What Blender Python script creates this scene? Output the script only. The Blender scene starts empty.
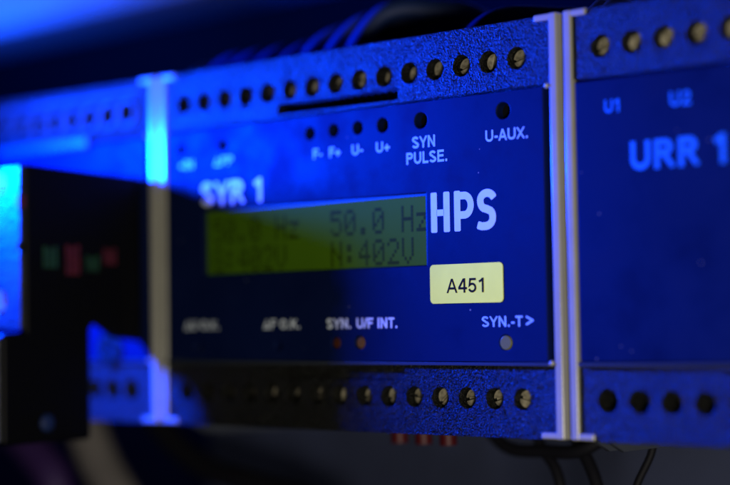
import bpy, bmesh, math, random
from mathutils import Vector, Matrix, Euler
random.seed(7)
MM = 0.001
C = bpy.context.scene.collection
PITCH = 7.518            # spacing of the terminal screws
PERIOD = 126.7           # width of one relay on the rail

# ------------------------------------------------------------------ materials
def mat(name, col, rough=0.5, metal=0.0, spec=0.5, bump=None, coat=0.0, vary=0.0, vscale=60., dust=0.0, rvary=0.0):
    """bump = list of (type, scale per metre, strength, distance in m)"""
    m = bpy.data.materials.new(name); m.use_nodes = True
    nt = m.node_tree; N = nt.nodes; L = nt.links
    b = N['Principled BSDF']
    b.inputs['Base Color'].default_value = (*col, 1)
    b.inputs['Roughness'].default_value = rough
    b.inputs['Metallic'].default_value = metal
    b.inputs['Specular IOR Level'].default_value = spec
    b.inputs['Coat Weight'].default_value = coat
    b.inputs['Coat Roughness'].default_value = 0.15
    tc = N.new('ShaderNodeTexCoord')
    if vary or dust:
        nz = N.new('ShaderNodeTexNoise'); nz.inputs['Scale'].default_value = vscale; nz.inputs['Detail'].default_value = 5
        L.new(tc.outputs['Object'], nz.inputs['Vector'])
        mr = N.new('ShaderNodeMapRange')
        mr.inputs['To Min'].default_value = 1 - vary; mr.inputs['To Max'].default_value = 1 + vary
        mr.inputs['From Min'].default_value = 0.3; mr.inputs['From Max'].default_value = 0.7
        L.new(nz.outputs['Fac'], mr.inputs['Value'])
        mx = N.new('ShaderNodeMix'); mx.data_type = 'RGBA'; mx.blend_type = 'MULTIPLY'; mx.inputs[0].default_value = 1
        mx.inputs[6].default_value = (*col, 1)
        L.new(mr.outputs['Result'], mx.inputs[7])
        out = mx.outputs[2]
        if dust:
            vo = N.new('ShaderNodeTexVoronoi'); vo.inputs['Scale'].default_value = 330
            L.new(tc.outputs['Object'], vo.inputs['Vector'])
            wn = N.new('ShaderNodeTexNoise'); wn.inputs['Scale'].default_value = 90
            L.new(tc.outputs['Object'], wn.inputs['Vector'])
            # a speck where the cell distance is below a noisy small radius
            sub = N.new('ShaderNodeMapRange'); sub.inputs['From Min'].default_value = 0.45; sub.inputs['From Max'].default_value = 0.75
            sub.inputs['To Min'].default_value = 0.0; sub.inputs['To Max'].default_value = 0.10
            L.new(wn.outputs['Fac'], sub.inputs['Value'])
            lt = N.new('ShaderNodeMath'); lt.operation = 'LESS_THAN'
            L.new(vo.outputs['Distance'], lt.inputs[0]); L.new(sub.outputs['Result'], lt.inputs[1])
            ml = N.new('ShaderNodeMath'); ml.operation = 'MULTIPLY'; ml.inputs[1].default_value = dust
            L.new(lt.outputs[0], ml.inputs[0])
            m2 = N.new('ShaderNodeMix'); m2.data_type = 'RGBA'
            L.new(ml.outputs[0], m2.inputs[0]); L.new(out, m2.inputs[6]); m2.inputs[7].default_value = (.35, .35, .33, 1)
            out = m2.outputs[2]
        L.new(out, b.inputs['Base Color'])
    if rvary:
        nr = N.new('ShaderNodeTexNoise'); nr.inputs['Scale'].default_value = 120; nr.inputs['Detail'].default_value = 6
        L.new(tc.outputs['Object'], nr.inputs['Vector'])
        rr = N.new('ShaderNodeMapRange'); rr.inputs['To Min'].default_value = max(0, rough - rvary); rr.inputs['To Max'].default_value = rough + rvary
        rr.inputs['From Min'].default_value = 0.3; rr.inputs['From Max'].default_value = 0.7
        L.new(nr.outputs['Fac'], rr.inputs['Value']); L.new(rr.outputs['Result'], b.inputs['Roughness'])
    prev = None
    for kind, sc, st, dist in (bump or []):
        if kind == 'noise':
            t = N.new('ShaderNodeTexNoise'); t.inputs['Detail'].default_value = 3; t.inputs['Roughness'].default_value = .6; h = t.outputs['Fac']
        else:
            t = N.new('ShaderNodeTexVoronoi'); t.feature = 'SMOOTH_F1'; h = t.outputs['Distance']
        t.inputs['Scale'].default_value = sc
        L.new(tc.outputs['Object'], t.inputs['Vector'])
        bp = N.new('ShaderNodeBump'); bp.inputs['Strength'].default_value = st; bp.inputs['Distance'].default_value = dist
        L.new(h, bp.inputs['Height'])
        if prev: L.new(prev.outputs[0], bp.inputs['Normal'])
        prev = bp
    if prev: L.new(prev.outputs[0], b.inputs['Normal'])
    return m

M = {}
M['terminal'] = mat('grained_plastic', (.0066, .0068, .0050), .30, spec=.36, vary=.25, vscale=300,
                    bump=[('noise', 1900, 1., .0022), ('voronoi', 2400, 1., .0007)])
M['terminal_lit'] = mat('grained_plastic_lit', (.012, .015, .017), .4, spec=.3, vary=.25, vscale=300,
                          bump=[('noise', 2100, 1., .0012)])  # terminal plastic with a lighter colour, for the strong light on the left relay
M['panel'] = mat('panel_blue', (.0014, .0048, .030), .55, spec=.05, vary=.16, vscale=30, dust=.25, rvary=.14,
                 bump=[('noise', 500, .10, .0001)])
M['rim'] = mat('beige_plastic', (.235, .229, .19), .22, spec=.5, vary=.06, vscale=150, bump=[('noise', 900, .12, .0001)])
M['housing'] = mat('housing_plastic', (.02, .021, .022), .5, bump=[('noise', 1500, .3, .0002)])
M['bevel'] = mat('panel_edge_plastic', (.018, .022, .03), .35)
M['screw'] = mat('brass_nickel', (.27, .24, .165), .36, metal=.4, vary=.6, vscale=1100, rvary=.12,
                 bump=[('noise', 1600, .35, .0002)])
M['hole'] = mat('screw_shaft_plastic', (.012, .010, .009), .6)
M['print'] = mat('light_print', (.22, .36, .62), .5, vary=.12, vscale=900)
M['print_grey'] = mat('grey_print', (.44, .49, .53), .5, vary=.12, vscale=900)
M['logo'] = mat('logo_print', (.40, .50, .70), .45, vary=.04, vscale=500)
M['print_blue'] = mat('blue_print', (.006, .10, .42), .5, vary=.1, vscale=900)
M['sticker'] = mat('yellow_sticker', (.86, .85, .048), .6, spec=.1, vary=.04, vscale=200, bump=[('noise', 700, .1, .0001)])
M['ink'] = mat('sticker_ink', (.010, .008, .0012), .7, spec=.03)
M['lcd'] = mat('lcd_green', (.038, .088, .0035), .5, spec=0.01, vary=.10, vscale=40, rvary=.04)
M['lcd_dark'] = mat('lcd_segment', (.016, .030, .002), .5, spec=0.01)
M['lcd_frame'] = mat('lcd_frame', (.006, .010, .012), .4)
M['led_grey'] = mat('lens_grey', (.11, .105, .022), .4, spec=.15)
M['led_amber'] = mat('lens_amber', (.10, .045, .0006), .4, spec=.08)
M['led_red'] = mat('lens_red', (.040, .010, .0012), .4, spec=.08)
M['led_dark'] = mat('lens_dark', (.003, .003, .004), .7, spec=.05)
M['side_wall'] = mat('side_wall_plastic', (.03, .035, .05), .5)
M['slot_shade'] = mat('slot_shade_black', (.0012, .0012, .0009), .9, spec=0)  # near-black colour stands in for the shade inside the upper slot
M['ledge'] = mat('grey_ledge_plastic', (.03, .04, .05), .45, vary=.35, vscale=110)
M['nub'] = mat('latch_plastic', (.20, .20, .19), .25, coat=.3)
M['black'] = mat('black_plastic', (.0012, .0013, .0020), .5, spec=.08, bump=[('noise', 900, .2, .0002)])
M['bracket'] = mat('grey_bracket_plastic', (.012, .014, .018), .45, vary=.5, vscale=140, bump=[('noise', 700, .6, .0004)])
M['m_green'] = mat('marker_green', (.004, .032, .013), .5, vary=.5, vscale=400)
M['m_red'] = mat('marker_red', (.060, .004, .010), .5, vary=.5, vscale=400)
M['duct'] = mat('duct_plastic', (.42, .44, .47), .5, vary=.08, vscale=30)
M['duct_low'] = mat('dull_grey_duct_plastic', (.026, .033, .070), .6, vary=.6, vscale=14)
M['wire'] = mat('blue_wire', (.005, .014, .06), .6, spec=.2)
M['wire_dark'] = mat('dark_wire', (.004, .004, .006), .6, spec=.1)
M['wire_red'] = mat('red_wire', (.04, .002, .004), .5, spec=.2)
M['wire_grey'] = mat('grey_cable', (.11, .10, .095), .5, vary=.2, vscale=80)
M['wire_violet'] = mat('violet_wire', (.03, .012, .07), .45)
M['back'] = mat('painted_back_panel', (.0016, .002, .004), .7, spec=.05, vary=.35, vscale=9)
M['steel'] = mat('zinc_steel', (.35, .35, .37), .35, metal=1, vary=.15, vscale=100)

# ------------------------------------------------------------------ helpers
def wloc(p):
    v = Vector((0, 0, 0))
    while p is not None:
        v += p.location; p = p.parent
    return v
def finish(name, me, m, parent, smooth=True, ang=35):
    if m: me.materials.clear(); me.materials.append(m)
    for p in me.polygons: p.use_smooth = smooth
    if smooth: me.set_sharp_from_angle(angle=math.radians(ang))
    o = bpy.data.objects.new(name, me); C.objects.link(o)
    if parent: o.parent = parent
    return o
def obj(name, bm, m, parent=None, bevel=0, seg=2, cut=None, at=None):
    """bm is in world millimetres (or round `at`, if given)."""
    origin = (Vector(at) * MM) if at is not None else Vector((0, 0, 0))
    pl = wloc(parent)
    bmesh.ops.recalc_face_normals(bm, faces=bm.faces)
    me = bpy.data.meshes.new(name); bm.to_mesh(me); bm.free()
    if cut is not None or bevel:
        t = bpy.data.objects.new('work', me); C.objects.link(t); c = None
        if cut is not None:
            bmesh.ops.recalc_face_normals(cut, faces=cut.faces)
            cm = bpy.data.meshes.new('work_cut'); cut.to_mesh(cm); cut.free()
            c = bpy.data.objects.new('work_cut', cm); C.objects.link(c)
            md = t.modifiers.new('b', 'BOOLEAN'); md.operation = 'DIFFERENCE'; md.solver = 'EXACT'; md.object = c
        if bevel:
            bv = t.modifiers.new('v', 'BEVEL'); bv.width = bevel; bv.segments = seg; bv.limit_method = 'ANGLE'
            bv.angle_limit = math.radians(40)
        for p in me.polygons: p.use_smooth = True
        if cut is not None:
            for p in cm.polygons: p.use_smooth = True
        wn = t.modifiers.new('w', 'WEIGHTED_NORMAL'); wn.mode = 'FACE_AREA'; wn.weight = 100
        dg = bpy.context.evaluated_depsgraph_get(); dg.update()
        me2 = bpy.data.meshes.new_from_object(t.evaluated_get(dg)); me2.name = name
        bpy.data.objects.remove(t)
        if c: bpy.data.objects.remove(c)
        me = me2
    if at is None:
        me.transform(Matrix.Translation(-pl / MM))
        me.transform(Matrix.Diagonal((MM, MM, MM, 1)))
        o = finish(name, me, m, parent, ang=62 if (bevel or cut is not None) else 35)
    else:
        me.transform(Matrix.Diagonal((MM, MM, MM, 1)))
        o = finish(name, me, m, parent, ang=62); o.location = origin - pl
    return o
def box(bm, x0, x1, y0, y1, z0, z1):
    v = [bm.verts.new((x, y, z)) for x in (x0, x1) for y in (y0, y1) for z in (z0, z1)]
    for f in ((0, 1, 3, 2), (4, 6, 7, 5), (0, 4, 5, 1), (2, 3, 7, 6), (0, 2, 6, 4), (1, 5, 7, 3)):
        bm.faces.new([v[i] for i in f])
    return bm
def prism(bm, pts, x0, x1):
    """pts in (y, z), extruded along x"""
    a = [bm.verts.new((x0, y, z)) for y, z in pts]; b = [bm.verts.new((x1, y, z)) for y, z in pts]
    bm.faces.new(a); bm.faces.new(b[::-1]); n = len(pts)
    for i in range(n): bm.faces.new((a[i], b[i], b[(i + 1) % n], a[(i + 1) % n]))
    return bm
def cyl(bm, x, z, r, y0, y1, n=32, r1=None):
    r1 = r if r1 is None else r1
    a = [bm.verts.new((x + r * math.cos(2 * math.pi * i / n), y0, z + r * math.sin(2 * math.pi * i / n))) for i in range(n)]
    b = [bm.verts.new((x + r1 * math.cos(2 * math.pi * i / n), y1, z + r1 * math.sin(2 * math.pi * i / n))) for i in range(n)]
    bm.faces.new(a[::-1]); bm.faces.new(b)
    for i in range(n): bm.faces.new((a[i], a[(i + 1) % n], b[(i + 1) % n], b[i]))
    return bm
def outline(bm, pts, y0, y1):
    """pts in (x, z), extruded along y"""
    a = [bm.verts.new((x, y0, z)) for x, z in pts]; b = [bm.verts.new((x, y1, z)) for x, z in pts]
    bm.faces.new(a); bm.faces.new(b[::-1]); n = len(pts)
    for i in range(n): bm.faces.new((a[i], b[i], b[(i + 1) % n], a[(i + 1) % n]))
    return bm
def rrect(x0, x1, z0, z1, r, n=6):
    p = []
    for cx, cz, a in ((x1 - r, z1 - r, 0), (x0 + r, z1 - r, 90), (x0 + r, z0 + r, 180), (x1 - r, z0 + r, 270)):
        for k in range(n + 1):
            t = math.radians(a + 90 * k / n); p.append((cx + r * math.cos(t), cz + r * math.sin(t)))
    return p
def empty(name, loc, label, cat, group=None):
    o = bpy.data.objects.new(name, None); C.objects.link(o); o.location = Vector(loc) * MM
    o.empty_display_size = .01
    tag(o, label, cat, group); return o
def tag(o, label, cat, group=None):
    o['label'] = label; o['category'] = cat
    if group: o['group'] = group
    return o
def spline_pts(pts, n=10):
    P = [Vector(p) for p in pts]; P = [P[0] * 2 - P[1]] + P + [P[-1] * 2 - P[-2]]; out = []
    for i in range(1, len(P) - 2):
        a, b, c, d = P[i - 1:i + 3]
        for k in range(n):
            t = k / n
            out.append(.5 * ((2 * b) + (c - a) * t + (2 * a - 5 * b + 4 * c - d) * t * t + (3 * b - a - 3 * c + d) * t ** 3))
    out.append(P[-2]); return out
def tube(bm, pts, r, n=16):
    pts = spline_pts(pts); rings = []
    up = Vector((0.3, 1, 0.1)).normalized()
    for i, p in enumerate(pts):
        t = (pts[min(i + 1, len(pts) - 1)] - pts[max(i - 1, 0)]).normalized()
        u = t.cross(up).normalized(); w = u.cross(t)
        rings.append([bm.verts.new(p + (u * math.cos(2 * math.pi * k / n) + w * math.sin(2 * math.pi * k / n)) * r) for k in range(n)])
    for a, b in zip(rings, rings[1:]):
        for k in range(n): bm.faces.new((a[k], a[(k + 1) % n], b[(k + 1) % n], b[k]))
    bm.faces.new(rings[0][::-1]); bm.faces.new(rings[-1])
    return bm
def arc(cx, cz, rx, rz, a0, a1, n=12):
    return [(cx + rx * math.cos(math.radians(a0 + (a1 - a0) * k / n)), cz + rz * math.sin(math.radians(a0 + (a1 - a0) * k / n))) for k in range(n + 1)]
def stroke_outline(pts, w, closed=False):
    P = [Vector(p) for p in pts]; A, B = [], []; n = len(P)
    for i, p in enumerate(P):
        if closed: a, b = P[i - 1], P[(i + 1) % n]
        else: a, b = (P[i - 1] if i else None), (P[i + 1] if i < n - 1 else None)
        d1 = (p - a).normalized() if a is not None else (b - p).normalized()
        d2 = (b - p).normalized() if b is not None else d1
        n1 = Vector((-d1.y, d1.x)); n2 = Vector((-d2.y, d2.x)); m = (n1 + n2).normalized(); k = 1 / max(.45, m.dot(n1))
        A.append(p + m * w / 2 * k); B.append(p - m * w / 2 * k)
    return A, B
def glyph(ch, s):
    """centre lines of a plain bold sans letter of cap height 1; returns advance, [(points, closed)]"""
    h = s / 2; t = 1 - h
    if ch == 'A': return .92, [([(.07, -.02), (.46, 1.02)], 0), ([(.46, 1.02), (.85, -.02)], 0), ([(.2, .32), (.72, .32)], 0)]
    if ch == '\u0394': return .95, [([(h + .05, h), (.475, .93), (.9 - h, h)], 1)]
    if ch == 'U': return .98, [([(h + .06, 1), (h + .06, .38)] + arc(.49, .38, .43 - h, .38 - h, 190, 350, 12) + [(.92 - h, .38), (.92 - h, 1)], 0)]
    if ch == 'S': return .9, [(arc(.44, .74, .36 - h * .8, .26 - h, 12, 255, 14) + arc(.46, .27, .38 - h * .8, .27 - h, 75, -168, 14), 0)]
    if ch == 'Y': return .9, [([(.06, 1.02), (.45, .42)], 0), ([(.84, 1.02), (.45, .42)], 0), ([(.45, .5), (.45, 0)], 0)]
    if ch == 'N': return .98, [([(h + .07, 0), (h + .07, 1)], 0), ([(.91 - h, 0), (.91 - h, 1)], 0), ([(h + .07, .98), (.91 - h, .02)], 0)]
    if ch in 'PR':
        st = [([(h + .07, 0), (h + .07, 1)], 0), ([(h + .07, t), (.52, t)] + arc(.52, .715, .34 - h, .285 - h, 85, -85, 10) + [(.52, .43 + h), (h + .07, .43 + h)], 0)]
        if ch == 'R': st.append(([(.48, .5), (.86, -.02)], 0))
        return (.9 if ch == 'P' else .98), st
    if ch == 'L': return .78, [([(h + .07, 1), (h + .07, h), (.74, h)], 0)]
    if ch == 'E': return .88, [([(.82, t), (h + .07, t), (h + .07, h), (.84, h)], 0), ([(h + .07, .52), (.77, .52)], 0)]
    if ch == 'F': return .82, [([(.78, t), (h + .07, t), (h + .07, 0)], 0), ([(h + .07, .51), (.7, .51)], 0)]
    if ch == 'X': return .9, [([(.08, 1.02), (.82, -.02)], 0), ([(.82, 1.02), (.08, -.02)], 0)]
    if ch == 'I': return .34, [([(.17, 0), (.17, 1)], 0)]
    if ch == 'T': return .84, [([(.03, t), (.81, t)], 0), ([(.42, t), (.42, 0)], 0)]
    if ch == 'O': return 1.02, [(arc(.51, .5, .47 - h, .5 - h, 0, 345, 23), 1)]
    if ch == 'K': return .95, [([(h + .07, 0), (h + .07, 1)], 0), ([(.84, 1.02), (.2, .38)], 0), ([(.42, .6), (.88, -.02)], 0)]
    if ch == '.': return .36, [([(.18, 0), (.18, s * 1.1)], 0)]
    if ch == '-': return .46, [([(.05, .37), (.41, .37)], 0)]
    if ch == '+': return .8, [([(.06, .4), (.74, .4)], 0), ([(.4, .08), (.4, .72)], 0)]
    if ch == '/': return .4, [([(.02, -.02), (.38, 1.02)], 0)]
    if ch == '1': return .66, [([(.44, 0), (.44, 1)], 0), ([(.12, .74), (.3, .82), (.44, 1.0)], 0)]
    if ch == '2': return .78, [(arc(.38, .7, .33 - h, .3 - h, 165, -35, 12) + [(.1 + h * .5, h), (.74, h)], 0)]
    if ch == '4': return .8, [([(.56, 0), (.56, 1)], 0), ([(.5, .96), (.09, .33)], 0), ([(.04, .31), (.78, .31)], 0)]
    if ch == '5': return .78, [([(.69, t), (.21, t), (.145, .5)] + arc(.37, .34, .35 - h, .34 - h, 125, -160, 16), 0)]
    return .4, []
def text(name, s, x0, x1, z0, h, y, m, parent, bold=.17, thick=.05):
    """s written in strokes, fitted between x0 and x1 with cap height h, standing at z0 on the face y"""
    strokes, adv = [], 0
    for ch in s:
        a, st = glyph(ch, bold)
        strokes += [([(adv + p[0], p[1]) for p in pts], c) for pts, c in st]; adv += a + .04
    bm = bmesh.new(); kx = (x1 - x0) / adv
    for k, (pts, closed) in enumerate(strokes):
        # the stroke is thickened before the letter is squeezed, as in a condensed face
        A, B = stroke_outline(pts, bold, closed); yf = y - thick - .006 * (k % 4)
        T = lambda p, yy: bm.verts.new((x0 + p.x * kx, yy, z0 + min(1, max(0, p.y)) * h))
        af = [T(p, yf) for p in A]; bf = [T(p, yf) for p in B]; ab = [T(p, y) for p in A]; bb = [T(p, y) for p in B]
        n = len(A); rng = range(n) if closed else range(n - 1)
        for i in rng:
            q = (i + 1) % n
            for f in ((af[i], af[q], bf[q], bf[i]), (af[i], ab[i], ab[q], af[q]), (bf[i], bf[q], bb[q], bb[i])):
                try: bm.faces.new(f)
                except ValueError: pass
        if not closed:
            bm.faces.new((af[0], bf[0], bb[0], ab[0])); bm.faces.new((af[-1], ab[-1], bb[-1], bf[-1]))
    o = obj(name, bm, m, parent)
    for p in o.data.polygons: p.use_smooth = False
    return o
# 5 x 7 characters of the display
F57 = {'5': '11111 10000 11110 00001 00001 10001 01110', '0': '01110 10001 10011 10101 11001 10001 01110',
       '.': '00000 00000 00000 00000 00000 01100 01100', 'H': '10001 10001 10001 11111 10001 10001 10001',
       'z': '00000 00000 11111 00010 00100 01000 11111', 'N': '10001 10001 11001 10101 10011 10001 10001',
       ':': '00000 01100 01100 00000 01100 01100 00000', '4': '00010 00110 01010 10010 11111 00010 00010',
       '2': '01110 10001 00001 00010 00100 01000 11111', 'V': '10001 10001 10001 10001 10001 01010 00100',
       'G': '01110 10001 10000 10111 10001 10001 01111'}
def dots(bm, s, x, ztop, y, cell=4.37, dw=.70, dh=.86):
    for i, ch in enumerate(s):
        if ch == ' ': continue
        for r, row in enumerate(F57[ch].split()):
            for c, b in enumerate(row):
                if b == '1':
                    X = x + i * cell + c * dw; Z = ztop - r * dh
                    box(bm, X, X + dw * .93, y - .03, y, Z - dh * .93, Z)
    return bm

# ------------------------------------------------------------------ screws (one mesh, copied)
def screw_mesh():
    bm = bmesh.new(); cyl(bm, 0, 0, 1.9, 0, 1.6, 36); cyl(bm, 0, 0, 1.2, 1.5, 6, 16)
    cut = bmesh.new(); box(cut, -3, 3, -1, .95, -.36, .36)
    o = obj('screw', bm, M['screw'], None, bevel=.16, seg=2, cut=cut, at=(0, 0, 0))
    me = o.data; bpy.data.objects.remove(o); return me
SCREW = screw_mesh()
def screws(parent, xs, z, depth):
    pl = wloc(parent)
    for i, x in enumerate(xs):
        if callable(depth): dy = depth(i)
        else: dy = depth
        o = bpy.data.objects.new('screw', SCREW); C.objects.link(o); o.parent = parent
        o.location = Vector((x + random.uniform(-.12, .12), dy + random.uniform(-.25, .35), z + random.uniform(-.12, .12))) * MM - pl
        o.rotation_euler = (random.uniform(-.12, .12), random.choice([random.uniform(-.9, .3), random.uniform(-.4, .4), random.uniform(.7, 2.)]), random.uniform(-.14, .14))

def side_rim(root, x0, x1, side):
    """side = +1: the tabs turn to the right, -1: to the left"""
    bm = bmesh.new()
    f = -.5 if side > 0 else -.75
    prism(bm, [(f, .5), (f, 89.9), (9, 89.9), (9, .5)], x0, x1)
    if side > 0: ta, tb = x1 - .4, x1 + 3.7
    else: ta, tb = x0 - 3.9, x0 + .4
    box(bm, ta, tb, f + .07, 1.5, 88.45, 89.85)
    box(bm, ta, tb, f + .07, 1.5, .55, 1.95)
    r = obj('side_rim', bm, M['rim'], root, bevel=.42, seg=4)
    bm = bmesh.new(); m = (x0 + x1) / 2
    prism(bm, [(9.1, .5), (9.1, 89.6), (17, 95), (69, 95), (69, -3), (17, -3)], m - .6, m + .6)
    obj('side_wall', bm, M['side_wall'], root, bevel=.2)
    return r

def relay(x0, label, screws_top=15, bottom_screws=True, holes_top=(), slots=True, lcd=True, depth=None, tmat='terminal', hole_r=2.35, name='relay_module'):
    """x0 = x of the first screw"""
    root = empty(name, (x0 + 52.6, 30, 0), label, 'relay', 'relay modules clipped side by side on the rail')
    xa, xb = x0 - 6.9, x0 + 113.9          # inside of the two rims
    bm = bmesh.new(); box(bm, xa - .1, xb + .1, 9.1, 69, 3, 87); box(bm, xa, xb, 2.0, 30, 17, 74)
    obj('housing', bm, M['housing'], root, bevel=.3)
    side_rim(root, x0 - 9.04, x0 - 7.04, 1); side_rim(root, x0 + 114.1, x0 + 116.15, -1)
    xs = [x0 + PITCH * i for i in range(15)]
    for (z0, z1, zc, bot) in ((75.1, 89.6, 81.46, False), (.4, 16.0, 8.71, True)):
        bm = bmesh.new(); box(bm, xa, xb, 0, 9, z0, z1)
        cut = bmesh.new()
        for x in xs: cyl(cut, x, zc, hole_r, -1, 7.5)
        if slots:
            if not bot: box(cut, x0 + 33.6, x0 + 71.7, -1, 5.5, 75.9, 78.4)
            else: box(cut, x0 + 33.0, x0 + 72.4, -1, 1.2, 12.4, 15.0)
        tb = obj('terminal_block', bm, M[tmat], root, bevel=.22, seg=2, cut=cut)
        if not (bot and not bottom_screws): screws(tb, xs, zc, depth or (lambda i: 3.2 - .09 * i if not bot else 3.3 - .10 * i))
        else: screws(tb, xs, zc, 6.2)
    if slots:
        bm = bmesh.new(); box(bm, x0 + 33.7, x0 + 71.6, 5.0, 5.4, 76.0, 78.3)
        for k in range(18): box(bm, x0 + 34.6 + 2.15 * k, x0 + 34.75 + 2.15 * k, 2.2, 5.1, 76.0, 78.3)
        obj('slot_shade_comb', bm, M['slot_shade'], root)  # added floor and ribs that block the light so the slot stays dark
    # front panel
    bm = bmesh.new(); box(bm, x0 - 6.1, x0 + 112.5, -.6, 1.9, 16.6, 74.5)
    cut = bmesh.new()
    for hx, hz, hr in holes_top: cyl(cut, hx, hz, hr, -2, 1.7)
    if lcd: box(cut, x0 + 7.4, x0 + 80.0, -2, .9, 37.9, 54.1)
    pn = obj('front_panel', bm, M['panel'], root, bevel=.35, seg=2, cut=cut)
    # dull lip that frames the panel, seen as a thin light line beneath it
    bm = bmesh.new(); box(bm, x0 - 6.5, x0 + 112.9, -.95, 1.2, 15.75, 16.5)
    obj('panel_lip', bm, M['bevel'], root, bevel=.12)
    for z in (74.6, 16.4):
        bm = bmesh.new(); bmesh.ops.create_uvsphere(bm, u_segments=16, v_segments=10, radius=.62)
        bmesh.ops.translate(bm, verts=bm.verts, vec=(x0 + 113.35, -.55, z))
        obj('latch_nub', bm, M['nub'], root)
    return root, pn

def lens(root, x, z, r, m, y=-.75):
    bm = bmesh.new(); cyl(bm, x, z, r, y, 1, 28)
    return obj('indicator_light', bm, m, root, bevel=.2, seg=3)
def sunk(root, x, z, r, m, y=.3):
    bm = bmesh.new(); cyl(bm, x, z, r, y, 1.5, 24)
    return obj('indicator_light', bm, m, root, bevel=.5, seg=3)

# ------------------------------------------------------------------ middle relay
FY = -.6
holes = [(-.6, 70.0, 1.3), (14.9, 69.8, 1.3), (44.8, 70.3, 1.45), (52.4, 70.4, 1.45), (60.0, 70.35, 1.45), (67.6, 70.3, 1.6), (78.9, 70.35, 1.75), (101.9, 70.4, 1.75),
         (5.4, 20.3, 1.2), (33.2, 20.3, 1.2), (52.1, 20.8, 1.4), (59.6, 20.8, 1.5), (101.5, 20.7, 1.6)]
root, pn = relay(0, 'dark blue relay module marked SYR 1 and HPS with green display and yellow sticker', holes_top=holes)
for (x, z, r), m in zip(holes, ['led_dark'] * 8 + ['led_dark', 'led_dark', 'led_red', 'led_amber', 'led_grey']):
    if m == 'led_grey': lens(root, x, z, r - .05, M[m], -.72)
    else: sunk(root, x, z, r - .05, M[m], 1.45 if m == 'led_dark' else -.3)
T = lambda s, a, b, z, h, m='print', bold=.19: text('lettering', s, a, b, z, h, FY, M[m], pn, bold)
T('SYR 1', 6.6, 29.2, 55.1, 5.9, 'print_grey', .22)
T('+IN', -1.2, 4.2, 64.9, 2.2); T('\u0394FP', 11.6, 18.6, 64.9, 2.2)
T('F-', 45.6, 48.8, 64.1, 2.4); T('F+', 50.8, 54.7, 64.1, 2.4); T('U-', 57.9, 61.7, 64.1, 2.4); T('U+', 65.4, 69.9, 64.1, 2.4)
T('SYN', 76.2, 83.2, 64.2, 2.65, 'print', .19); T('PULSE.', 74.4, 86.6, 60.7, 2.65, 'print', .19)
T('U-AUX.', 96.9, 108.6, 64.0, 2.5, 'print', .18)
T('\u0394U O.K.', .2, 13.0, 24.2, 2.3, 'print_grey', .2); T('\u0394F O.K.', 28.3, 40.9, 24.2, 2.3, 'print_grey', .2)
T('SYN.', 49.2, 57.2, 24.1, 2.4, 'print_grey', .2); T('U/F INT.', 58.6, 71.3, 24.1, 2.4, 'print_grey', .2)
T('SYN.-T', 95.0, 106.2, 24.1, 2.3, 'print', .18)
bm = bmesh.new(); outline(bm, [(106.9, 24.4), (107.2, 24.4), (108.9, 25.25), (108.9, 25.5), (107.2, 26.35), (106.9, 26.35), (106.9, 26.0), (108.2, 25.38), (106.9, 24.75)], FY - .05, FY)
obj('arrow_mark', bm, M['print'], pn)

# HPS logo: tall narrow letters with rounded ends, each one closed outline
def ribbon(pts, w, n=7):
    """closed outline of a stroke along pts (x, z) with small rounded corners at its ends"""
    P = [Vector(p) for p in pts]; Lf, Rt = [], []
    for i, p in enumerate(P):
        t = (P[min(i + 1, len(P) - 1)] - P[max(i - 1, 0)]).normalized(); nn = Vector((-t.y, t.x)) * w / 2
        Lf.append(p + nn); Rt.append(p - nn)
    def cap(a, b, d):      # rounded corners of radius rr between a and b, pushing out in d
        rr = w * .2; u = (b - a).normalized(); out = []
        for c, s in ((a + u * rr, -1), (b - u * rr, 1)):
            ks = range(n + 1) if s < 0 else range(n + 1)
            for k in ks:
                th = math.pi / 2 * k / n
                if s < 0: out.append(c - u * rr * math.cos(th) + d * rr * math.sin(th))
                else: out.append(c + u * rr * math.sin(th) + d * rr * math.cos(th))
        return out
    t1 = (P[-1] - P[-2]).normalized(); t0 = (P[0] - P[1]).normalized()
    return [tuple(v) for v in Lf + cap(Lf[-1], Rt[-1], t1) + Rt[::-1] + cap(Rt[0], Lf[0], t0)]
bm = bmesh.new(); z0, z1 = 45.2, 53.6; w = 1.72; y0 = FY - .06
outline(bm, ribbon([(82.3, z0 + .2), (82.3, z1)], w), y0, FY); outline(bm, ribbon([(85.9, z0 + .2), (85.9, z1)], w), y0, FY)
outline(bm, [(83.07, 48.7), (85.13, 48.7), (85.13, 50.1), (83.07, 50.1)], y0, FY)
outline(bm, ribbon([(88.9, z0 + .2), (88.9, z1)], w), y0, FY)
bowl = [(89.68, z1 - .78), (90.8, z1 - .78)] + arc(90.9, 50.7, 1.75, 2.12, 84, -84, 14) + [(90.8, 48.58), (89.68, 48.58)]
rib = ribbon(bowl, 1.65); outline(bm, rib, y0 + .01, FY)
S = arc(97.15, 51.45, 1.85, 1.55, 25, 180, 14) + arc(97.15, 51.35, 1.85, 1.9, 190, 235, 5)
S += [(97.1, 49.5)] + arc(96.6, 47.9, 2.0, 1.8, 40, 0, 4) + arc(96.6, 47.6, 2.0, 1.75, -10, -90, 8) + [(95.6, 45.85), (94.8, 46.1)]
outline(bm, ribbon(S, w), y0, FY)
obj('logo_lettering', bm, M['logo'], pn)

# sticker
bm = bmesh.new(); outline(bm, rrect(80.9, 101.1, 29.35, 37.95, 1.0), FY - .12, FY - .01)
st = obj('sticker', bm, M['sticker'], root, bevel=.03, seg=1)
text('lettering', 'A451', 85.6, 96.5, 31.6, 3.15, FY - .12, M['ink'], st, .155, .03)

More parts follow.
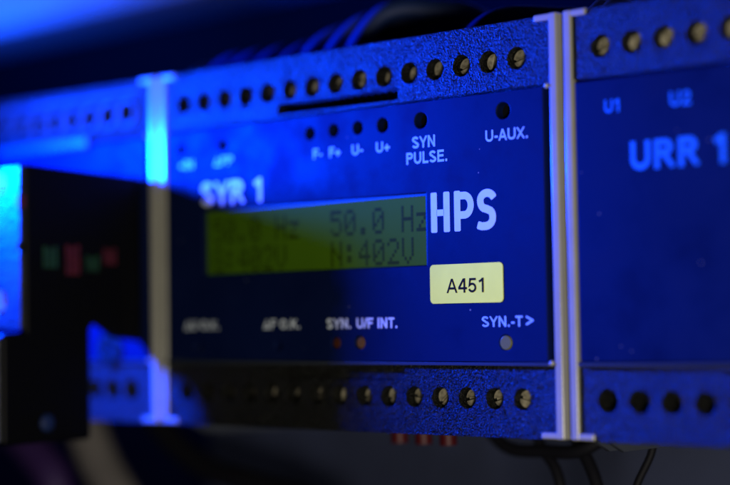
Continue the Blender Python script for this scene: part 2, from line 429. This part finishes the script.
# display
bm = bmesh.new(); box(bm, 7.5, 79.9, .3, .88, 38.0, 54.0); lcd = obj('display', bm, M['lcd'], root, bevel=.05)
bm = bmesh.new()
dots(bm, '50.0 Hz', 10.2, 51.6, .3); dots(bm, 'G:402V', 10.2, 44.4, .3)
dots(bm, '50.0 Hz', 50.2, 51.6, .3); dots(bm, 'N:402V', 50.2, 44.4, .3)
obj('display_characters', bm, M['lcd_dark'], lcd)
bm = bmesh.new()
for a, b, c, d in ((7.42, 8.1, 37.92, 54.08), (79.4, 79.98, 37.92, 54.08)): box(bm, a, b, .1, .29, c, d)
box(bm, 8.1, 79.4, .1, .29, 53.5, 54.08)
obj('display_surround', bm, M['lcd_frame'], root)

# ------------------------------------------------------------------ right relay
R0 = PERIOD
h2 = [(R0 + 5.2, 70.2, .01)]
root2, pn2 = relay(R0, 'dark blue relay module marked URR 1, cut off by the right edge', bottom_screws=False, depth=2.0, slots=False, lcd=False)
T2 = lambda s, a, b, z, h, m='print_blue', bold=.2: text('lettering', s, a, b, z, h, FY, M[m], pn2, bold)
T2('U1', 127.6, 131.7, 67.4, 2.7, 'print_blue', .2); T2('U2', 143.0, 148.2, 67.3, 2.9, 'print_blue', .2)
T2('URR 1', 133.4, 156.2, 55.2, 5.9, 'print_blue', .22)

# ------------------------------------------------------------------ left relay
L0 = -PERIOD
root3, pn3 = relay(L0, 'brightly lit blue relay module at the left, behind the black plug-in unit', depth=5.6, tmat='terminal_lit', hole_r=2.8, slots=False, lcd=False)
bm = bmesh.new(); box(bm, -76, -36.7, -2.0, -.7, 73.4, 76.4)
obj('cover_ledge', bm, M['ledge'], root3, bevel=.8, seg=3)
bm = bmesh.new(); box(bm, -118, -16.5, -1.0, .5, 86.3, 87.6)
obj('top_ridge', bm, M['ledge'], root3, bevel=.8, seg=3)
for i in range(9):
    bm = bmesh.new(); cyl(bm, -21.45 - PITCH * i, 81.46, 3.5, -.9, .5, 32, 3.6)
    cut = bmesh.new(); cyl(cut, -21.45 - PITCH * i, 81.46, 2.95, -3, 2, 28)
    obj('terminal_collar', bm, M['ledge'], root3, bevel=.25, cut=cut)
bm = bmesh.new(); cyl(bm, -28.8, 19.5, 4.6, -1.6, 1, 36)
cut = bmesh.new(); cyl(cut, -28.8, 19.5, 1.2, -3, .4, 20)
obj('terminal_collar', bm, M['terminal'], root3, bevel=.5, seg=3, cut=cut)

# ------------------------------------------------------------------ black plug-in unit in front of the left relay
BX = -15.34
rb = empty('plug_in_unit', (-45, -20, -3), 'black unit with red and green marks on its side, mounted before the left relay', 'switch unit')
bm = bmesh.new(); prism(bm, [(-38.0, 65.3), (-.8, 63.9), (-.8, 21.4), (-10, 22.5), (-16.5, 26.5), (-18.1, 25), (-18.1, -2.8), (-45, -2.8), (-45, 24.0), (-38.0, 24.4)], BX - 3, BX)
obj('body', bm, M['black'], rb, bevel=1.1, seg=4)
bm = bmesh.new(); prism(bm, [(-39.6, 65.0), (-38.1, 65.0), (-38.1, 25), (-39.6, 25)], -35, BX - .3)
cut = bmesh.new()
for z in (61.0, 32.0): cyl(cut, -25, z, 3.6, -42, -38.6)
box(cut, BX - 1.2, BX + 1, -42, -37, 44, 46)
fp = obj('front_plate', bm, M['bracket'], rb, bevel=.4, seg=2, cut=cut)
for z in (61.0, 32.0):
    o = bpy.data.objects.new('screw', SCREW); C.objects.link(o); o.parent = fp
    o.location = Vector((-25, -39.9, z)) * MM - wloc(rb); o.scale = (1.5, 1, 1.5); o.rotation_euler = (0, .6, 0)
bm = bmesh.new(); prism(bm, [(-46.2, 23), (-45.05, 23), (-45.05, -2), (-46.2, -2)], -35, BX - .4)
obj('lower_plate', bm, M['bracket'], rb, bevel=.4)
bm = bmesh.new(); box(bm, BX - 1.5, BX + .12, -40.2, -38.2, 54.6, 57.8); obj('red_marker', bm, M['m_red'], rb, bevel=.1)
for (ya, yb, za, zb, k) in ((-33.0, -28.2, 40.0, 45.4, 'green'), (-26.0, -21.2, 38.4, 45.8, 'red'), (-19.6, -15.2, 39.4, 43.2, 'green'), (-14.0, -9.6, 41.2, 45.2, 'red')):
    bm = bmesh.new(); n = 3; w = (yb - ya) / n
    for i in range(n): box(bm, BX + .01, BX + .14, ya + i * w, ya + (i + .72) * w, za, zb - .5 * (i == 1))
    obj(k + '_mark', bm, M['m_' + k], rb)
bm = bmesh.new(); bmesh.ops.create_uvsphere(bm, u_segments=20, v_segments=12, radius=2.2)
bmesh.ops.scale(bm, vec=(.45, 1, 1), verts=bm.verts); bmesh.ops.translate(bm, verts=bm.verts, vec=(BX + .2, -32.2, 2.1))
obj('side_button', bm, M['wire'], rb)

# ------------------------------------------------------------------ wires on top of the relays
GT = 'wires rising from the upper terminals'
def wire(pts, r, m, label, cat='wire', group=None, name='wire'):
    bm = bmesh.new(); tube(bm, pts, r); o = obj(name, bm, m, None, at=None); return tag(o, label, cat, group)
for i, (x, zt) in enumerate(((33, 97.5), (41, 99.3), (48, 100.8))):
    lab = ['blue wire looping over the middle relay, leftmost of the three big loops', 'blue wire looping over the middle relay, between the two other big loops',
           'blue wire looping over the middle relay, highest and rightmost of the three big loops'][i]
    wire([(x - 2, 12, 84), (x - 1, 14, 92), (x + 4, 19, zt - .5), (x + 12, 26, zt + .2), (x + 22, 36, zt - 3), (x + 27, 50, 80)], 2.6, M['wire'], lab, group=GT)
for i, x in enumerate((-2, 6, 15, 24, 84)):
    wire([(x - 2, 12, 84), (x - 1, 13, 90), (x + 3, 18, 94.5), (x + 10, 26, 95.2), (x + 18, 36, 93), (x + 23, 50, 80)], 2.3, M['wire'],
         'low dark blue wire showing just above the top edge of the middle relay', group=GT)

# ------------------------------------------------------------------ things beneath the relays
for i, (x, l) in enumerate(((53.5, 'first red wire end under the middle relay, counted from the left'), (61.0, 'middle one of three red wire ends under the middle relay'),
                            (68.5, 'rightmost of three red wire ends under the middle relay'))):
    wire([(x, 20, 4), (x, 20, 1), (x, 20, -1.5), (x + .1, 20, -3.6)], 2.1, M['wire_red'], l, group='red wire ends')
CB = [([(78, 40, 4), (82, 38, -4), (88, 36, -10), (90, 35, -18), (90, 35, -40)], 1.3, 'thin black cable hanging under the twin pale rims, left one of three'),
      ([(86, 40, 4), (94, 38, -5), (99, 36, -12), (101, 35, -20), (102, 35, -40)], 1.5, 'black cable hanging under the twin pale rims, middle one of three'),
      ([(112, 40, 4), (113, 38, -4), (110, 36, -12), (108, 35, -20), (107, 35, -40)], .9, 'black cable hanging under the right relay, right one of three'),
      ([(62, 40, 2), (72, 38, -5.0), (84, 37, -5.5), (96, 36, -4.5), (106, 40, 3)], 1.6, 'black cable sagging sideways just under the middle relay')]
for p, r, l in CB: wire(p, r, M['wire_dark'], l, 'cable', name='hanging_cable')
wire([(-98, 45, 25), (-92, 38, 8), (-84, 35, -4), (-75, 34, -16), (-62, 34, -30), (-50, 36, -50)], 6.0, M['wire_grey'], 'thick grey cable slanting down beneath the black plug-in unit', 'cable', name='hanging_cable')
wire([(-125, 30, 0), (-112, 30, -6), (-100, 30, -14), (-92, 30, -22), (-88, 30, -40)], 5.5, M['wire_violet'], 'dark violet cable in the lower left corner', 'cable', name='hanging_cable')
wire([(-62, 40, 2), (-50, 40, -8), (-36, 40, -15), (-20, 40, -18), (0, 42, -22), (20, 44, -28)], 3.5, M['wire_dark'], 'dark cable curving beneath the left end of the middle relay', 'cable', name='hanging_cable')

# ------------------------------------------------------------------ rail, duct, back panel
bm = bmesh.new()
prism(bm, [(70.2, 27.5), (70.2, 35), (76.5, 35), (76.5, 56), (70.2, 56), (70.2, 62.5), (71.2, 62.5), (71.2, 57), (77.6, 57), (77.6, 34), (71.2, 34), (71.2, 27.5)], -420, 330)
tag(obj('mounting_rail', bm, M['steel'], None), 'steel mounting rail hidden behind the row of relays', 'rail')
rd = empty('cable_duct', (-90, 125, 139), 'pale plastic cable duct running above the relays, blurred at upper left', 'cable duct')
bm = bmesh.new(); box(bm, -420, 330, 122, 160, 146, 182); obj('trunk', bm, M['duct'], rd, bevel=1.5, seg=3)
bm = bmesh.new(); box(bm, -420, 330, 119, 161, 180, 188); obj('lid', bm, M['duct'], rd, bevel=1.5, seg=3)
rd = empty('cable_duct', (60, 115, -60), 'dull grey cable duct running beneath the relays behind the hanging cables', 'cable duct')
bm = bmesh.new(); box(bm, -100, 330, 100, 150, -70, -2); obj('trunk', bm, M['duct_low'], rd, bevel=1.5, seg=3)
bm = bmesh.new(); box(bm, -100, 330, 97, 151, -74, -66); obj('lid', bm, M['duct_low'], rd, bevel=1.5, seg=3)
bm = bmesh.new(); box(bm, -700, 600, 160.5, 163, -300, 500)
o = obj('back_panel', bm, M['back'], None); o['kind'] = 'structure'

# ------------------------------------------------------------------ world, lamps, camera
sc = bpy.context.scene
w = bpy.data.worlds.new('World'); sc.world = w; w.use_nodes = True
w.node_tree.nodes['Background'].inputs[0].default_value = (.05, .06, .12, 1); w.node_tree.nodes['Background'].inputs[1].default_value = .05
lp = bpy.data.lights.new('blue_light', 'AREA'); lp.energy = 4.7; lp.color = (.0, .042, 1); lp.shape = 'DISK'; lp.size = .017
lo = bpy.data.objects.new('blue_light', lp); C.objects.link(lo); lo.location = Vector((-72, -63.3, 76)) * MM; lo.rotation_euler = Vector((1, .28, -.06)).to_track_quat('-Z', 'Y').to_euler()
duct_fill = bpy.data.lights.new('blue_light', 'POINT'); duct_fill.energy = 1.6; duct_fill.color = (.0, .07, 1); duct_fill.shadow_soft_size = .006  # added light without a known source, brightens the upper duct
duct_fill_ob = bpy.data.objects.new('blue_light', duct_fill); C.objects.link(duct_fill_ob); duct_fill_ob.location = Vector((-250, 45, 135)) * MM
fl = bpy.data.lights.new('room_lamp', 'AREA'); fl.energy = 1.12; fl.color = (1, .93, .80); fl.shape = 'DISK'; fl.size = .06
fo = bpy.data.objects.new('room_lamp', fl); C.objects.link(fo); fo.location = Vector((335, -245, -30)) * MM
fo.rotation_euler = (Vector((60, 0, 40)) * MM - fo.location).to_track_quat('-Z', 'Y').to_euler()

cam = bpy.data.cameras.new('camera'); co = bpy.data.objects.new('camera', cam); C.objects.link(co); sc.camera = co
cam.sensor_width = 36; cam.lens = 1700 / 730 * 36; cam.clip_start = .01; cam.clip_end = 10
yaw, pit, rol = YPR = (0.7272, 0.0463, -0.0152)
fw = Vector((-math.sin(yaw) * math.cos(pit), math.cos(yaw) * math.cos(pit), math.sin(pit)))
rt = Vector((math.cos(yaw), math.sin(yaw), 0)); up = rt.cross(fw)
r2 = rt * math.cos(rol) + up * math.sin(rol); u2 = -rt * math.sin(rol) + up * math.cos(rol)
mt = Matrix((r2, u2, -fw)).transposed().to_4x4(); mt.translation = Vector((320.764, -291.738, 25.715)) * MM
co.matrix_world = mt
cam.dof.use_dof = True; cam.dof.focus_distance = .372; cam.dof.aperture_fstop = 4.9; cam.dof.aperture_blades = 0
sc.render.engine = 'CYCLES'
sc.view_settings.view_transform = 'Standard'; sc.view_settings.look = 'None'; sc.view_settings.exposure = 0; sc.view_settings.gamma = 1
sc.render.resolution_x = 1024; sc.render.resolution_y = 680
